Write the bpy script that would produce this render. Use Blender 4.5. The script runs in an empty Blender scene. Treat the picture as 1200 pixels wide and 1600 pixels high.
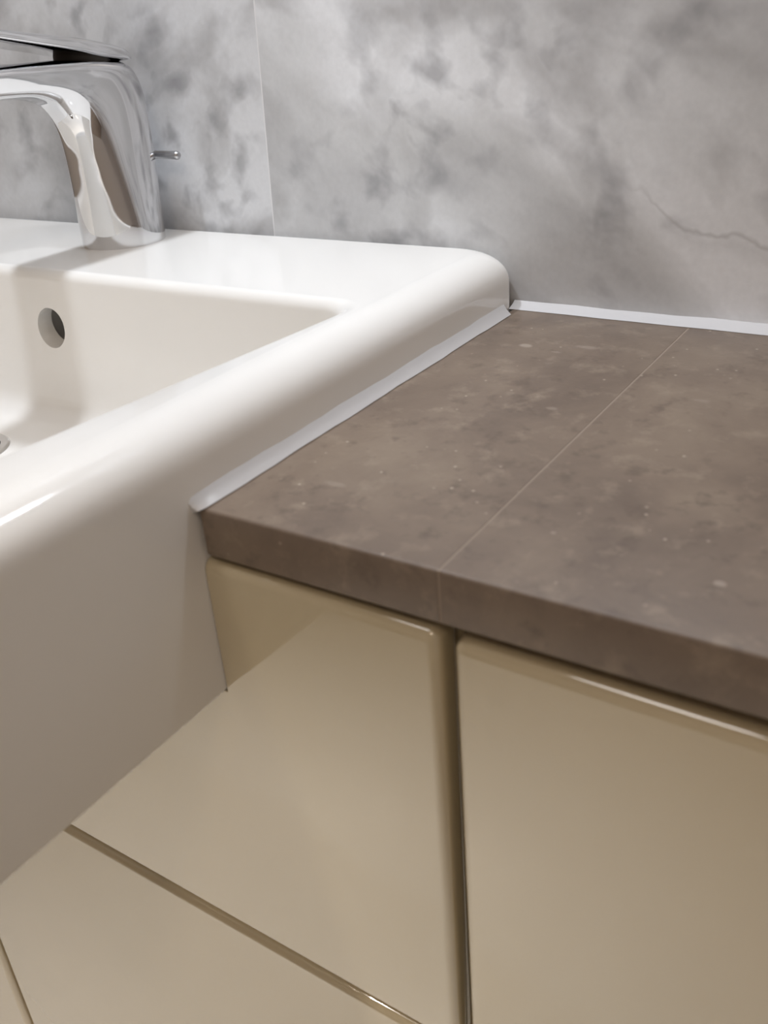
import bpy, bmesh, math
from mathutils import Vector, Matrix, Euler

C = bpy.context.scene.collection
U = 0.6            # one layout unit is 0.6 m
ZW = 0.85          # height of the worktop surface above the floor (m)
def P(x, y, z): return Vector((x*U, y*U, z*U + ZW))

# ------------------------------------------------------------------ camera
cd = bpy.data.cameras.new('camera'); cam = bpy.data.objects.new('camera', cd); C.objects.link(cam)
cam.location = P(0.42659, -0.89666, 0.28586)
cam.rotation_euler = Euler((1.08171, 0.07081, 0.56374), 'XYZ')
cd.sensor_fit = 'VERTICAL'; cd.sensor_height = 36.0; cd.sensor_width = 27.0
cd.lens = 1476.2/1600*36.0
cd.clip_start = 0.01
cd.dof.use_dof = True; cd.dof.focus_distance = 0.60; cd.dof.aperture_fstop = 11
bpy.context.scene.camera = cam

# ------------------------------------------------------------------ light and exposure
sc = bpy.context.scene
sc.view_settings.view_transform = 'Standard'; sc.view_settings.look = 'None'
sc.view_settings.exposure = -0.10; sc.view_settings.gamma = 1.0
sc.view_settings.use_curve_mapping = False
w = bpy.data.worlds.new('world'); sc.world = w; w.use_nodes = True
w.node_tree.nodes['Background'].inputs[0].default_value = (0.9, 0.93, 1.0, 1)
w.node_tree.nodes['Background'].inputs[1].default_value = 0.25

def area(name, loc, target, size, power, col, shape='DISK', size_y=None, spread=180):
    l = bpy.data.lights.new(name, 'AREA'); l.shape = shape; l.size = size
    if size_y: l.size_y = size_y
    l.energy = power; l.color = col; l.spread = math.radians(spread)
    o = bpy.data.objects.new(name, l); C.objects.link(o); o.location = loc
    o.rotation_euler = (Vector(target) - Vector(loc)).to_track_quat('-Z', 'Y').to_euler()
    return o
COOL = (0.84, 0.91, 1.0); WARM = (1.0, 0.80, 0.58)
area('mirror_spot', P(-0.54, -0.36, 1.50), P(-0.40, -0.20, 0), 0.065, 1.8, COOL, spread=105)
area('mirror_spot', P(0.17, -0.10, 1.03), P(0.05, -0.25, 0), 0.05, 0.85, COOL, spread=130)
area('ceiling_panel', P(-0.4, -1.3, 2.55), P(-0.4, -1.3, 0), 0.5, 3.6, (1.0, 0.96, 0.93))
area('floor_bounce_fill', P(-0.5, -1.75, 2.55), P(-0.5, -1.55, -1.4), 0.10, 5.4, (1.0, 0.93, 0.83), spread=50)  # added fill lamp: brightens the floor so its bounce lifts the lacquer fronts
area('warm_ceiling_lamp', P(1.0, -2.3, 2.3), P(-0.1, -0.7, -0.2), 0.3, 4.4, (1.0, 0.84, 0.68))

# ------------------------------------------------------------------ materials
def srgb(r, g, b):
    f = lambda c: (c/255/12.92) if c/255 <= 0.04045 else ((c/255+0.055)/1.055)**2.4
    return (f(r), f(g), f(b), 1)

def mat(name, col=(0.8,0.8,0.8,1), rough=0.4, metal=0.0, coat=0.0, ior=1.5, spec=0.5):
    m = bpy.data.materials.new(name); m.use_nodes = True
    b = m.node_tree.nodes['Principled BSDF']
    b.inputs['Base Color'].default_value = col; b.inputs['Roughness'].default_value = rough
    b.inputs['Metallic'].default_value = metal; b.inputs['IOR'].default_value = ior
    b.inputs['Specular IOR Level'].default_value = spec
    b.inputs['Coat Weight'].default_value = coat; b.inputs['Coat Roughness'].default_value = 0.03; b.inputs['Coat IOR'].default_value = 1.7
    return m

class NT:
    def __init__(s, m): s.t = m.node_tree; s.b = s.t.nodes['Principled BSDF']
    def n(s, kind, **kw):
        nd = s.t.nodes.new(kind)
        for k, v in kw.items(): setattr(nd, k, v)
        return nd
    def l(s, a, b): s.t.links.new(a, b)
    def coords(s, rot=(0,0,0), scale=(1,1,1), loc=(0,0,0)):
        tc = s.n('ShaderNodeTexCoord'); mp = s.n('ShaderNodeMapping', vector_type='TEXTURE')
        mp.inputs['Rotation'].default_value = rot; mp.inputs['Scale'].default_value = scale; mp.inputs['Location'].default_value = loc
        s.l(tc.outputs['Object'], mp.inputs['Vector']); return mp.outputs[0]
    def noise(s, vec, scale, detail=4, rough=0.55, dist=0.0):
        nd = s.n('ShaderNodeTexNoise'); s.l(vec, nd.inputs['Vector'])
        nd.inputs['Scale'].default_value = scale; nd.inputs['Detail'].default_value = detail
        nd.inputs['Roughness'].default_value = rough; nd.inputs['Distortion'].default_value = dist
        return nd.outputs['Fac']
    def ramp(s, fac, stops):
        nd = s.n('ShaderNodeValToRGB'); s.l(fac, nd.inputs[0]); e = nd.color_ramp.elements
        while len(e) < len(stops): e.new(0.5)
        for i, (p, c) in enumerate(stops):
            e[i].position = p; e[i].color = c if isinstance(c, tuple) else (c, c, c, 1)
        return nd.outputs[0]
    def mix(s, a, b, f, mode='MIX'):
        nd = s.n('ShaderNodeMix', data_type='RGBA', blend_type=mode)
        for sock, v in ((nd.inputs[0], f), (nd.inputs[6], a), (nd.inputs[7], b)):
            if isinstance(v, (tuple, float, int)): sock.default_value = v
            else: s.l(v, sock)
        return nd.outputs[2]
    def col(s, c): s.l(c, s.b.inputs['Base Color'])
    def bump(s, h, strength=0.1, dist=0.001):
        nd = s.n('ShaderNodeBump'); nd.inputs['Strength'].default_value = strength; nd.inputs['Distance'].default_value = dist
        s.l(h, nd.inputs['Height']); s.l(nd.outputs[0], s.b.inputs['Normal'])

def marble(name, rot, loc, tone=1.0):
    m = mat(name, rough=0.16, spec=0.35); t = NT(m)
    v = t.coords(rot=(0, rot, 0), scale=(1.5, 1, 0.9), loc=loc)
    cloud = t.noise(v, 5, 5, 0.5, 0.3)
    base = t.ramp(cloud, [(0.34, srgb(184,184,186)), (0.45, srgb(216,217,219)), (0.56, srgb(246,248,252))])
    v2 = t.coords(rot=(0, rot, 0), scale=(1.3, 1, 0.9), loc=(loc[0]+3.1, 0, loc[2]))
    streak = t.noise(v2, 13, 4, 0.5, 0.3)
    base = t.mix(base, srgb(172,171,172), t.ramp(streak, [(0.50, 0.0), (0.68, 0.75)]))
    v3 = t.coords(rot=(0, rot, 0), scale=(1.2, 1, 1), loc=(loc[0]-1.7, 0, loc[2]+2))
    spots = t.noise(v3, 44, 3, 0.45, 0.2)
    mask = t.noise(v3, 11, 2, 0.5)
    sm = t.mix(t.ramp(spots, [(0.50, 0.0), (0.68, 1.0)]), t.ramp(mask, [(0.40, 0.0), (0.60, 1.0)]), 1.0, 'MULTIPLY')
    base = t.mix(base, srgb(138,138,143), t.mix(sm, (0.55,0.55,0.55,1), 1.0, 'MULTIPLY'))
    fine = t.noise(t.coords(), 260, 2, 0.5)
    base = t.mix(base, (tone, tone, tone, 1), 1.0, 'MULTIPLY')
    base = t.mix(base, t.ramp(fine, [(0.3, 0.90), (0.7, 1.0)]), 0.5, 'MULTIPLY')
    t.col(base); return m, t, base
M = {}
M['tile_right'], tr, base = marble('grey_marble_right', math.radians(35), (0.42, 0, 0.16))
# one thin curved vein low in the right-hand tile
tc = tr.n('ShaderNodeTexCoord'); sp = tr.n('ShaderNodeSeparateXYZ'); tr.l(tc.outputs['Object'], sp.inputs[0])
def mth(t, op, a, b=None, c=None):
    nd = t.n('ShaderNodeMath', operation=op)
    for i, v in enumerate((a, b, c)):
        if v is None: continue
        if isinstance(v, (int, float)): nd.inputs[i].default_value = v
        else: t.l(v, nd.inputs[i])
    return nd.outputs[0]
wob = tr.noise(tr.coords(), 14, 4, 0.6)
line = mth(tr, 'MULTIPLY_ADD', sp.outputs[0], 0.36, sp.outputs[2])      # z + .36 x
line = mth(tr, 'MULTIPLY_ADD', wob, 0.05, line)
line = mth(tr, 'SUBTRACT', line, ZW + 0.126)
ab = mth(tr, 'ABSOLUTE', line)
near = mth(tr, 'SUBTRACT', 1.0, mth(tr, 'MULTIPLY', ab, 420)); near = mth(tr, 'MAXIMUM', near, 0.0)
soft = mth(tr, 'MULTIPLY', mth(tr, 'MAXIMUM', mth(tr, 'SUBTRACT', 1.0, mth(tr, 'MULTIPLY', mth(tr, 'ABSOLUTE', mth(tr, 'ADD', line, 0.006)), 110)), 0.0), 0.35)
xm = tr.ramp(sp.outputs[0], [(0.06, 0.0), (0.10, 1.0), (0.20, 1.0), (0.24, 0.0)])
vm = mth(tr, 'MULTIPLY', mth(tr, 'MAXIMUM', near, soft), xm); vm = mth(tr, 'MULTIPLY', vm, 0.38)
tr.col(tr.mix(base, srgb(150,148,148), vm))
M['tile_left'], tl, _b = marble('grey_marble_left', math.radians(-38), (1.35, 0, 0.55), 0.80)
M['tile_plain'], _t, _b2 = marble('grey_marble_room', math.radians(20), (5, 0, 1))
M['grout'] = mat('light_grout', srgb(226,226,228), 0.8)
M['paint'] = mat('matt_white_paint', srgb(214,206,200), 0.8)
M['floor'] = mat('floor_tile', srgb(222,220,216), 0.3)
M['ceramic'] = mat('white_glazed_ceramic', srgb(240,237,232), 0.09, spec=0.5)
M['chrome'] = mat('chrome', (0.74,0.74,0.75,1), 0.05, metal=1.0)
M['satin'] = mat('satin_chrome', (0.55,0.55,0.56,1), 0.28, metal=1.0)
M['darkrubber'] = mat('dark_cavity', srgb(60,54,48), 0.6)
M['silicone'] = mat('white_silicone', srgb(206,204,204), 0.4)

m = mat('greige_gloss_lacquer', srgb(212,199,172), 0.07, spec=0.6, coat=1.0, ior=1.6); t = NT(m); M['lacquer'] = m
n = t.noise(t.coords(), 3, 2, 0.5)
t.col(t.ramp(n, [(0.3, srgb(196,182,151)), (0.7, srgb(203,187,156))]))
t.bump(t.noise(t.coords(), 18, 2, 0.5), 0.04, 0.002)

m = mat('brown_stone_tile', rough=0.42, spec=0.35); t = NT(m); M['stone'] = m
v = t.coords()
a = t.noise(v, 16, 6, 0.62, 0.4)
c = t.ramp(a, [(0.32, srgb(111,96,84)), (0.5, srgb(124,108,94)), (0.68, srgb(136,120,104))])
b = t.noise(t.coords(loc=(2,1,0)), 60, 5, 0.65)
c = t.mix(c, srgb(148,132,115), t.ramp(b, [(0.54, 0.0), (0.72, 0.8)]))
c = t.mix(c, srgb(96,82,71), t.ramp(t.noise(t.coords(loc=(5,3,0)), 90, 4, 0.6), [(0.55, 0.0), (0.70, 0.6)]))
vo = t.n('ShaderNodeTexVoronoi'); t.l(v, vo.inputs['Vector']); vo.inputs['Scale'].default_value = 130
gate = t.noise(t.coords(loc=(9,2,0)), 30, 2, 0.5)
fl = t.mix(t.ramp(vo.outputs['Distance'], [(0.05, 1.0), (0.12, 0.0)]), t.ramp(gate, [(0.50, 0.0), (0.60, 1.0)]), 1.0, 'MULTIPLY')
c = t.mix(c, srgb(188,174,156), t.mix(fl, (0.8,0.8,0.8,1), 1.0, 'MULTIPLY'))
geo = t.n('ShaderNodeTexCoord'); edge = t.noise(v, 110, 3, 0.6)
for sx_, sy_, rx_, ry_, k_ in ((.0400, -.0700, .0042, .0030, .75), (.0736, -.0614, .0090, .0030, .40), (.0597, -.0745, .0040, .0016, .40),
                           (.1994, -.2671, .0022, .0018, .70), (.1380, -.2590, .0012, .0012, .55), (.0410, -.2590, .0060, .0022, .30),
                           (.0900, -.1500, .0030, .0020, .35), (.1500, -.1150, .0050, .0020, .25)):
    mp = t.n('ShaderNodeMapping', vector_type='TEXTURE'); mp.inputs['Location'].default_value = (sx_, sy_, ZW)
    mp.inputs['Scale'].default_value = (rx_, ry_, .01); t.l(geo.outputs['Object'], mp.inputs['Vector'])
    ln = t.n('ShaderNodeVectorMath', operation='LENGTH'); t.l(mp.outputs[0], ln.inputs[0])
    d_ = mth(t, 'MULTIPLY_ADD', edge, 1.2, ln.outputs['Value'])
    f_ = t.ramp(mth(t, 'MULTIPLY', d_, 0.5), [(0.58, k_), (0.82, 0.0)])
    c = t.mix(c, srgb(166,152,138), f_)
t.col(c); t.bump(t.noise(v, 420, 3, 0.6), 0.10, 0.0006)
M['joint'] = mat('taupe_joint_filler', srgb(150,135,121), 0.7)
M['joint'].node_tree.nodes['Principled BSDF'].inputs['Specular IOR Level'].default_value = 0.2

# ------------------------------------------------------------------ helpers
def link(name, bm, material, parent=None, smooth=True, angle=40):
    me = bpy.data.meshes.new(name); bmesh.ops.recalc_face_normals(bm, faces=bm.faces); bm.to_mesh(me); bm.free()
    o = bpy.data.objects.new(name, me); C.objects.link(o)
    for mm in (material if isinstance(material, (list, tuple)) else [material]): me.materials.append(mm)
    if smooth:
        for p in me.polygons: p.use_smooth = True
        me.set_sharp_from_angle(angle=math.radians(angle))
    if parent: o.parent = parent
    return o
def tag(o, label, cat, group=None):
    o['label'] = label; o['category'] = cat
    if group: o['group'] = group
    return o
def struct(o): o['kind'] = 'structure'; return o
def thing(name, label, cat, group=None):
    o = bpy.data.objects.new(name, None); C.objects.link(o); o.empty_display_size = 0.05
    return tag(o, label, cat, group)

def box(bm, x0, x1, y0, y1, z0, z1, r=0.0, seg=3):
    vs = [bm.verts.new(P(x, y, z)) for x in (x0, x1) for y in (y0, y1) for z in (z0, z1)]
    fs = [(0,1,3,2), (4,6,7,5), (0,4,5,1), (2,3,7,6), (0,2,6,4), (1,5,7,3)]
    faces = [bm.faces.new([vs[i] for i in f]) for f in fs]
    if r > 0:
        es = list({e for f in faces for e in f.edges})
        bmesh.ops.bevel(bm, geom=es, offset=r*U, segments=seg, profile=0.5, affect='EDGES')
    return bm
def prism_y(bm, pts, y0, y1, r=0.0, seg=4, sharp=None):
    """polygon in xz pulled from y0 to y1, all edges rounded"""
    n = len(pts)
    a = [bm.verts.new(P(x, y0, z)) for x, z in pts]; b = [bm.verts.new(P(x, y1, z)) for x, z in pts]
    faces = [bm.faces.new(a), bm.faces.new(b[::-1])]
    for i in range(n): faces.append(bm.faces.new([a[i], b[i], b[(i+1) % n], a[(i+1) % n]]))
    bmesh.ops.recalc_face_normals(bm, faces=bm.faces)
    if r > 0:
        es = list({e for f in faces for e in f.edges})
        if sharp: es = [e for e in es if not all(sharp(v.co.x/U, (v.co.z-ZW)/U) for v in e.verts)]
        bmesh.ops.bevel(bm, geom=es, offset=r*U, segments=seg, profile=0.5, affect='EDGES')
    return bm
def cyl(bm, c, axis, r, h, seg=48, r2=None):
    """closed cylinder, c = centre of its base, coordinates in layout units"""
    axis = Vector(axis).normalized(); q = axis.to_track_quat('Z', 'Y')
    r2 = r if r2 is None else r2
    ring = lambda rr, hh: [bm.verts.new(P(*c) + (q @ Vector((rr*math.cos(2*math.pi*i/seg), rr*math.sin(2*math.pi*i/seg), hh)))*U) for i in range(seg)]
    A = ring(r, 0); B = ring(r2, h); bm.faces.new(A[::-1]); bm.faces.new(B)
    for i in range(seg): bm.faces.new([A[i], A[(i+1) % seg], B[(i+1) % seg], B[i]])
    return bm
def lathe(bm, c, axis, prof, seg=40):
    axis = Vector(axis).normalized(); q = axis.to_track_quat('Z', 'Y'); prev = None
    for rr, hh in prof:
        cur = [bm.verts.new(P(*c) + (q @ Vector((rr*math.cos(2*math.pi*i/seg), rr*math.sin(2*math.pi*i/seg), hh)))*U) for i in range(seg)]
        if prev:
            for i in range(seg): bm.faces.new([prev[i], prev[(i+1) % seg], cur[(i+1) % seg], cur[i]])
        else: bm.faces.new(cur[::-1])
        prev = cur
    bm.faces.new(prev); return bm

# ------------------------------------------------------------------ the room
X0, X1, Y0, ZF, ZC = -2.3, 1.35, -3.6, -ZW/U, 2.6
bm = bmesh.new()
sx = lambda z: -0.3175 + 0.045*z
prism_y(bm, [(X0, ZF), (sx(ZF)-.0008, ZF), (sx(ZC)-.0010, ZC), (X0, ZC)], 0.0, 0.05, 0.0003, 2)
for f in bm.faces: f.material_index = 0
seen = set(bm.faces)
prism_y(bm, [(sx(ZF)+.0008, ZF), (X1, ZF), (X1, ZC), (sx(ZC)+.0010, ZC)], 0.0, 0.05, 0.0003, 2)
for f in bm.faces:
    if f not in seen: f.material_index = 1
seen = set(bm.faces)
prism_y(bm, [(sx(ZF)-.004, ZF), (sx(ZF)+.004, ZF), (sx(ZC)+.004, ZC), (sx(ZC)-.004, ZC)], 0.0002, 0.05)
box(bm, X0-.1, X1+.1, 0.05, 0.12, ZF, ZC)
for f in bm.faces:
    if f not in seen: f.material_index = 2
struct(link('wall_back', bm, [M['tile_left'], M['tile_right'], M['grout']]))
def wall(name, *a, m=None):
    bm = bmesh.new(); box(bm, *a); return struct(link(name, bm, m or M['paint'], smooth=False))
wall('wall_left', X0-.1, X0, Y0, 0.0, ZF, ZC)
wall('wall_right', X1, X1+.1, Y0, 0.0, ZF, ZC)
wall('wall_front', X0-.1, X1+.1, Y0-.1, Y0, ZF, ZC)
wall('ceiling', X0-.1, X1+.1, Y0-.1, 0.12, ZC, ZC+.1)
wall('floor', X0-.1, X1+.1, Y0-.1, 0.12, ZF-.1, ZF, m=M['floor'])

# ------------------------------------------------------------------ worktop
J = 0.1885; YF = -0.500; TB = -0.0375
wt = thing('worktop', 'brown stone worktop with a fine joint beside the white basin', 'worktop')
def slab(x0, x1, xf0=None):
    bm = bmesh.new()
    xf0 = x0 if xf0 is None else xf0
    pts = [(x0, -0.001), (x1, -0.001), (x1, YF), (xf0, YF)]
    a = [bm.verts.new(P(x, y, 0)) for x, y in pts]; b = [bm.verts.new(P(x, y, TB)) for x, y in pts]
    bm.faces.new(a); bm.faces.new(b[::-1])
    for i in range(4): bm.faces.new([a[i], b[i], b[(i+1) % 4], a[(i+1) % 4]])
    es = [e for e in bm.edges if not all(abs(v.co.x/U - J) < .002 for v in e.verts)]
    bmesh.ops.bevel(bm, geom=es, offset=.0024*U, segments=3, profile=0.5, affect='EDGES')
    return link('stone_slab', bm, M['stone'], wt)
slab(0.0035, J-.0009)
slab(J+.0009, 1.33)
bm = bmesh.new(); box(bm, J-.0012, J+.0012, YF+.0003, -.002, TB+.001, -.0003)
link('joint_line', bm, M['joint'], wt)

# ------------------------------------------------------------------ cabinets
def unit(label, x0, x1, fronts, name='vanity_cabinet', body=None, group=None):
    t_ = thing(name, label, 'cabinet', group)
    bm = bmesh.new(); prism_y(bm, body, -0.472, -0.004, 0)
    link('carcass', bm, M['lacquer'], t_)
    for kind, pts in fronts:
        bm = bmesh.new(); prism_y(bm, pts, -0.5005, -0.4725, 0.0085, 5, lambda x, z: x < .006 and -.17 < z)
        link(kind, bm, M['lacquer'], t_)
    return t_
zt = lambda x: -0.0425 - 0.016*x
zb = lambda x: -0.4425 - 0.036*x
ZL = -1.20
unit('greige gloss vanity unit with two drawer fronts notched around the basin', 0, 0, [
    ('drawer', [(-.5185, zb(-.5185)), (.1855, zb(.1855)), (.1855, zt(.1855)), (.0002, zt(0)), (.0002, -.1577), (-.5185, -.1578)]),
    ('drawer', [(-.5185, ZL), (.1855, ZL), (.1855, zb(.1855)-.006), (-.5185, zb(-.5185)-.006)])],
    body=[(-.524, ZL+.01), (.189, ZL+.01), (.189, TB-.0005), (.0035, TB-.0005), (.0035, -.160), (-.524, -.160)])
unit('wide greige gloss cabinet with one tall door right of the gap', 0, 0, [
    ('door', [(.1950, ZL), (.78, ZL), (.78, zt(.78)-.001), (.1950, zt(.195)-.001)])],
    name='base_cabinet', body=[(.1905, ZL+.01), (.785, ZL+.01), (.785, TB-.0005), (.1905, TB-.0005)])
unit('greige gloss cabinet front at lower left, beyond the slanting gap', 0, 0, [
    ('door', [(-1.1, ZL), (-.5330, ZL), (-.5330, -.1585), (-1.1, -.1585)])],
    name='base_cabinet', body=[(-1.105, ZL+.01), (-.5255, ZL+.01), (-.5255, -.160), (-1.105, -.160)])
# plinths are part of the floor zone: one recessed board
bm = bmesh.new(); box(bm, -1.09, .77, -.40, -.02, ZF, ZL+.0105); struct(link('baseboard_cabinets', bm, M['lacquer'], smooth=False))

# ------------------------------------------------------------------ wash basin
def rrect(x0, x1, y0, y1, rc, n=8):
    out = []
    for cx, cy, a0 in ((x1-rc, y1-rc, 0), (x0+rc, y1-rc, 90), (x0+rc, y0+rc, 180), (x1-rc, y0+rc, 270)):
        for i in range(n+1):
            a = math.radians(a0 + 90*i/n); out.append((cx + rc*math.cos(a), cy + rc*math.sin(a)))
    return out
ZD = 0.0585; ZBOT = -0.1575
OX0, OX1, OY0, OY1 = -0.97, -0.0005, -0.83, -0.0008
SKEW = 0.085       # the side rim widens a little towards the front
rings = []   # (x0,x1,y0,y1,z,rc)
def outer(side, back, z, rc): rings.append((OX0+side, OX1-side, OY0+side, OY1-back, z, rc))
outer(.022, .004, ZBOT, .012)
for k in range(1, 6):
    a = math.radians(90*k/5); outer(.005*(1-math.sin(a)), .003*(1-math.sin(a)), ZBOT+.005*(1-math.cos(a)), .014)
outer(.0, .0, -.06, .014); outer(0, 0, -.001, .014)
RV, RH = .030, .034
outer(0, 0, ZD-RV-.002, .014)
for k in range(0, 13):
    a = math.radians(90*k/12); outer(RH*(1-math.cos(a)), .010*(1-math.cos(a)), ZD-RV+RV*math.sin(a), .014+.016*(1-math.cos(a)))
outer(RH+.001, .0112, ZD, .031)
BX0, BX1, BY0, BY1 = -0.915, -0.0505, -0.775, -0.224     # bowl opening (bottom of the rounding)
def inner(off, z, rc, ob=None): 
    ob = off if ob is None else ob
    rings.append((BX0-off, BX1+off, BY0-off, BY1+ob, z, rc))
r1 = .012
inner(r1+.001, ZD, .034)
for k in range(0, 9):
    a = math.radians(90*k/8); inner(r1*(1-math.sin(a)), ZD - r1*(1-math.cos(a)), .034)
inner(-.004, .01, .034); 
inner(-.0145, -.075, .04); rr = .032; zf = -.112
for k in range(1, 9):
    a = math.radians(90*k/8); inner(-.0155 - rr*(1-math.cos(a)), -.080 - rr*math.sin(a), .045)
inner(-.052, zf, .045); inner(-.14, zf-.002, .05); inner(-.22, zf-.004, .03)
bm = bmesh.new(); prev = None
for x0, x1, y0, y1, z, rc in rings:
    cur = [bm.verts.new(P(x - (SKEW*(-.224 - y) if x1 < OX1-.04 and x > -.3 else 0), y, z)) for x, y in rrect(x0, x1, y0, y1, rc)]
    if prev:
        n = len(cur)
        for i in range(n): bm.faces.new([prev[i], prev[(i+1) % n], cur[(i+1) % n], cur[i]])
    else: bm.faces.new(cur[::-1])
    prev = cur
bm.faces.new(prev)
basin = thing('wash_basin', 'white rectangular ceramic wash basin with overflow hole under the chrome tap', 'basin')
body = link('basin_body', bm, M['ceramic'], basin, angle=50)
def carve(target, cutter_bm):
    cm = link('cutter', cutter_bm, M['ceramic'])
    md = target.modifiers.new('cut', 'BOOLEAN'); md.operation = 'DIFFERENCE'; md.object = cm; md.solver = 'EXACT'
    dg = bpy.context.evaluated_depsgraph_get(); dg.update()
    me = bpy.data.meshes.new_from_object(target.evaluated_get(dg))
    target.modifiers.clear(); target.data = me; bpy.data.objects.remove(cm)
HX, HY, HZ = -.4655, -.2335, -.0050
OV = .0225
bm = bmesh.new(); cyl(bm, (HX, -.26, HZ), (0,1,0), OV, .052, 64); carve(body, bm)
bm = bmesh.new(); box(bm, HX-.006-.032, HX+.036, -.2095, -.150, HZ-.10, HZ+.028); carve(body, bm)
DX, DY = -.503, -.350
bm = bmesh.new(); cyl(bm, (DX, DY, -.15), (0,0,1), .040, .06, 64); carve(body, bm)
for p_ in body.data.polygons: p_.use_smooth = True
body.data.set_sharp_from_angle(angle=math.radians(42))
bm = bmesh.new()
lathe(bm, (DX, DY, -.1495), (0,0,1), [(.038,0), (.038,.030), (.046,.0352), (.047,.0372), (.045,.0392), (.037,.0385), (.035,.035), (.034,.030), (.0,.030)][:-1], 64)
link('drain_ring', bm, M['chrome'], basin)
bm = bmesh.new()
lathe(bm, (DX, DY, -.120), (0,0,1), [(.012,0), (.012,.010), (.031,.011), (.0325,.013), (.031,.0155), (.020,.0175), (.004,.018)], 64)
link('drain_plug', bm, M['chrome'], basin)

# ------------------------------------------------------------------ basin tap
def cr(pts, n):
    """Catmull-Rom through tuples"""
    out = []; Pn = [pts[0]] + list(pts) + [pts[-1]]
    for i in range(1, len(Pn)-2):
        for k in range(n):
            t_ = k/n; t2, t3 = t_*t_, t_**3
            out.append(tuple(0.5*((2*b)+(-a+c)*t_+(2*a-5*b+4*c-d)*t2+(-a+3*b-3*c+d)*t3) for a, b, c, d in zip(Pn[i-1], Pn[i], Pn[i+1], Pn[i+2])))
    out.append(tuple(pts[-1])); return out
def loft(bm, secs, xc, seg=72):
    prev = None
    for sec in secs:
        Fy, Fz, By, Bz, wd, e = sec[:6]; k = sec[6] if len(sec) > 6 else 0.0
        cy, cz = (Fy+By)/2, (Fz+Bz)/2; hy, hz = (Fy-By)/2, (Fz-Bz)/2; cur = []
        for i in range(seg):
            a = 2*math.pi*i/seg; ca, sa = math.cos(a), math.sin(a)
            u = math.copysign(abs(ca)**(2/e), ca); v_ = math.copysign(abs(sa)**(2/e), sa)
            nar = 1 - 0.68*k*max(0.0, (u+.45)/1.45)
            cur.append(bm.verts.new(P(xc + v_*wd*nar, cy + u*hy, cz + u*hz)))
        if prev:
            for i in range(seg): bm.faces.new([prev[i], prev[(i+1) % seg], cur[(i+1) % seg], cur[i]])
        else: bm.faces.new(cur[::-1])
        prev = cur
    bm.faces.new(prev)
TX = -.485
tap = thing('basin_tap', 'chrome single lever mixer tap standing on the white basin deck', 'tap')
secs = [(-.130,.0585,-.030,.0585,.050,2.0,0), (-.1300,.080,-.0300,.080,.0495,2.03,.02), (-.1290,.115,-.0285,.118,.0470,2.3,.12),
        (-.1290,.150,-.0275,.158,.0445,2.7,.24), (-.1310,.180,-.0285,.198,.0425,3.1,.33), (-.1380,.203,-.0315,.229,.0415,3.4,.38),
        (-.1520,.2185,-.0450,.2510,.0410,3.6,.40), (-.1740,.2265,-.0720,.2585,.0405,3.6,.40), (-.2050,.2300,-.1250,.2625,.0400,3.6,.40),
        (-.2600,.2310,-.2300,.2640,.0390,3.6,.40), (-.3100,.2290,-.3150,.2610,.0375,3.4,.38), (-.3180,.2300,-.3260,.2570,.0350,3.2,.34), (-.3210,.2340,-.3270,.2530,.0300,3,.3)]
bm = bmesh.new(); loft(bm, cr(secs, 6), TX); link('tap_body', bm, M['chrome'], tap, angle=60)
bm = bmesh.new(); cyl(bm, (TX, -.090, .250), (0,0,1), .031, .018, 48); link('cartridge', bm, M['darkrubber'], tap)
lev = [(-.0500,.2550,-.0495,.2570,.0300,2.2), (-.0510,.2545,-.0505,.2610,.0360,3.4), (-.0640,.2560,-.0600,.2705,.0385,4.0), (-.0950,.2610,-.0930,.2785,.0390,4.4), (-.1300,.2690,-.1280,.2845,.0385,4.4),
       (-.2000,.2815,-.1980,.2940,.0370,4.0), (-.2800,.2960,-.2790,.3065,.0350,3.6), (-.3000,.3010,-.3000,.3090,.0320,2.6), (-.3060,.3035,-.3060,.3075,.0280,2.2)]
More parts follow.
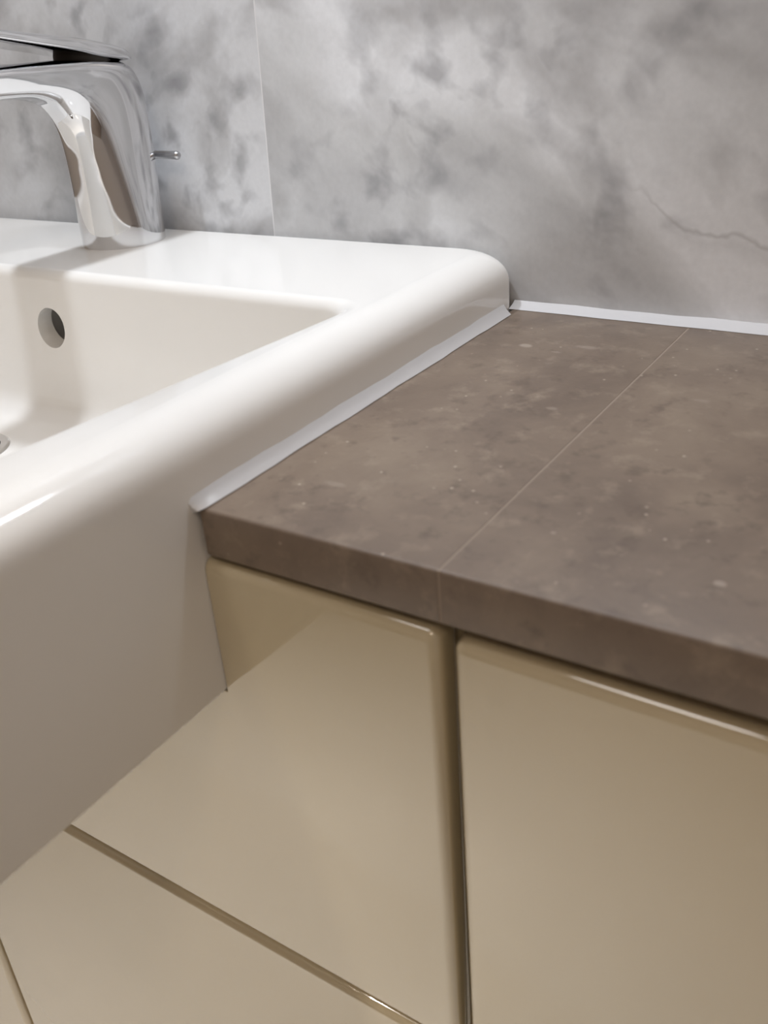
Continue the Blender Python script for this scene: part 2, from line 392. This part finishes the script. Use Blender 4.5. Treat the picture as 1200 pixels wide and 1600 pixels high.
bm = bmesh.new(); loft(bm, cr(lev, 5), TX); link('lever', bm, M['chrome'], tap, angle=60)
bm = bmesh.new(); lathe(bm, (-.474, -.020, .1500), (1, 0, -.02), [(.0046,0), (.0046,.012), (.0048,.034), (.0050,.040), (.0046,.0425), (.0034,.0438), (.0015,.0442)], 24)
link('pop_up_knob', bm, M['satin'], tap)

# ------------------------------------------------------------------ silicone beads
def bead(label, pts_a, pts_b, pts_c, name='silicone_bead'):
    """triangular bead whose three long edges follow a, b (seen edges) and c (the hidden corner)"""
    bm = bmesh.new(); n = len(pts_a); rows = []
    for a, b_, c_ in zip(pts_a, pts_b, pts_c):
        A, B, Cc = Vector(a), Vector(b_), Vector(c_); mid = (A+B)/2*0.86 + Cc*0.14
        rows.append([bm.verts.new(P(*q)) for q in (A, (A+mid)/2, mid, (B+mid)/2, B, Cc)])
    for i in range(n-1):
        for k in range(6): bm.faces.new([rows[i][k], rows[i][(k+1) % 6], rows[i+1][(k+1) % 6], rows[i+1][k]])
    bm.faces.new(rows[0][::-1]); bm.faces.new(rows[-1])
    return tag(link(name, bm, M['silicone'], angle=50), label, 'sealant', 'white silicone beads')
import random
random.seed(4)
N = 26; A = []; B = []; Cx = []
for i in range(N):
    u = i/(N-1); y = -.0255 - u*(.5005-.0255); wv = .0005*math.sin(u*23) + .0003*math.sin(u*61+1)
    wd = .0105 - .0010*u + wv
    yb = y - .007*(1-u)**6
    A.append((-.0006, y, .0080 + wv)); B.append((.0005+wd, yb, .0004)); Cx.append((-.0006, y, .0001))
A.append((-.0006, -.5040, .0040)); B.append((.0060, -.5030, -.0010)); Cx.append((-.0006, -.5020, -.004))
bead('white silicone bead running along the side of the basin', A, B, Cx)
N = 40; A = []; B = []; Cx = []
for i in range(N):
    u = i/(N-1); x = .0 + u*1.33; wv = .0004*math.sin(u*47) + .0003*math.sin(u*120+2)
    A.append((x, .0004, .0058 + wv)); B.append((x, -.0150 + wv - .003*min(1, 4*u), .0003)); Cx.append((x, .0004, .0001))
bead('white silicone bead along the wall behind the brown worktop', A, B, Cx)
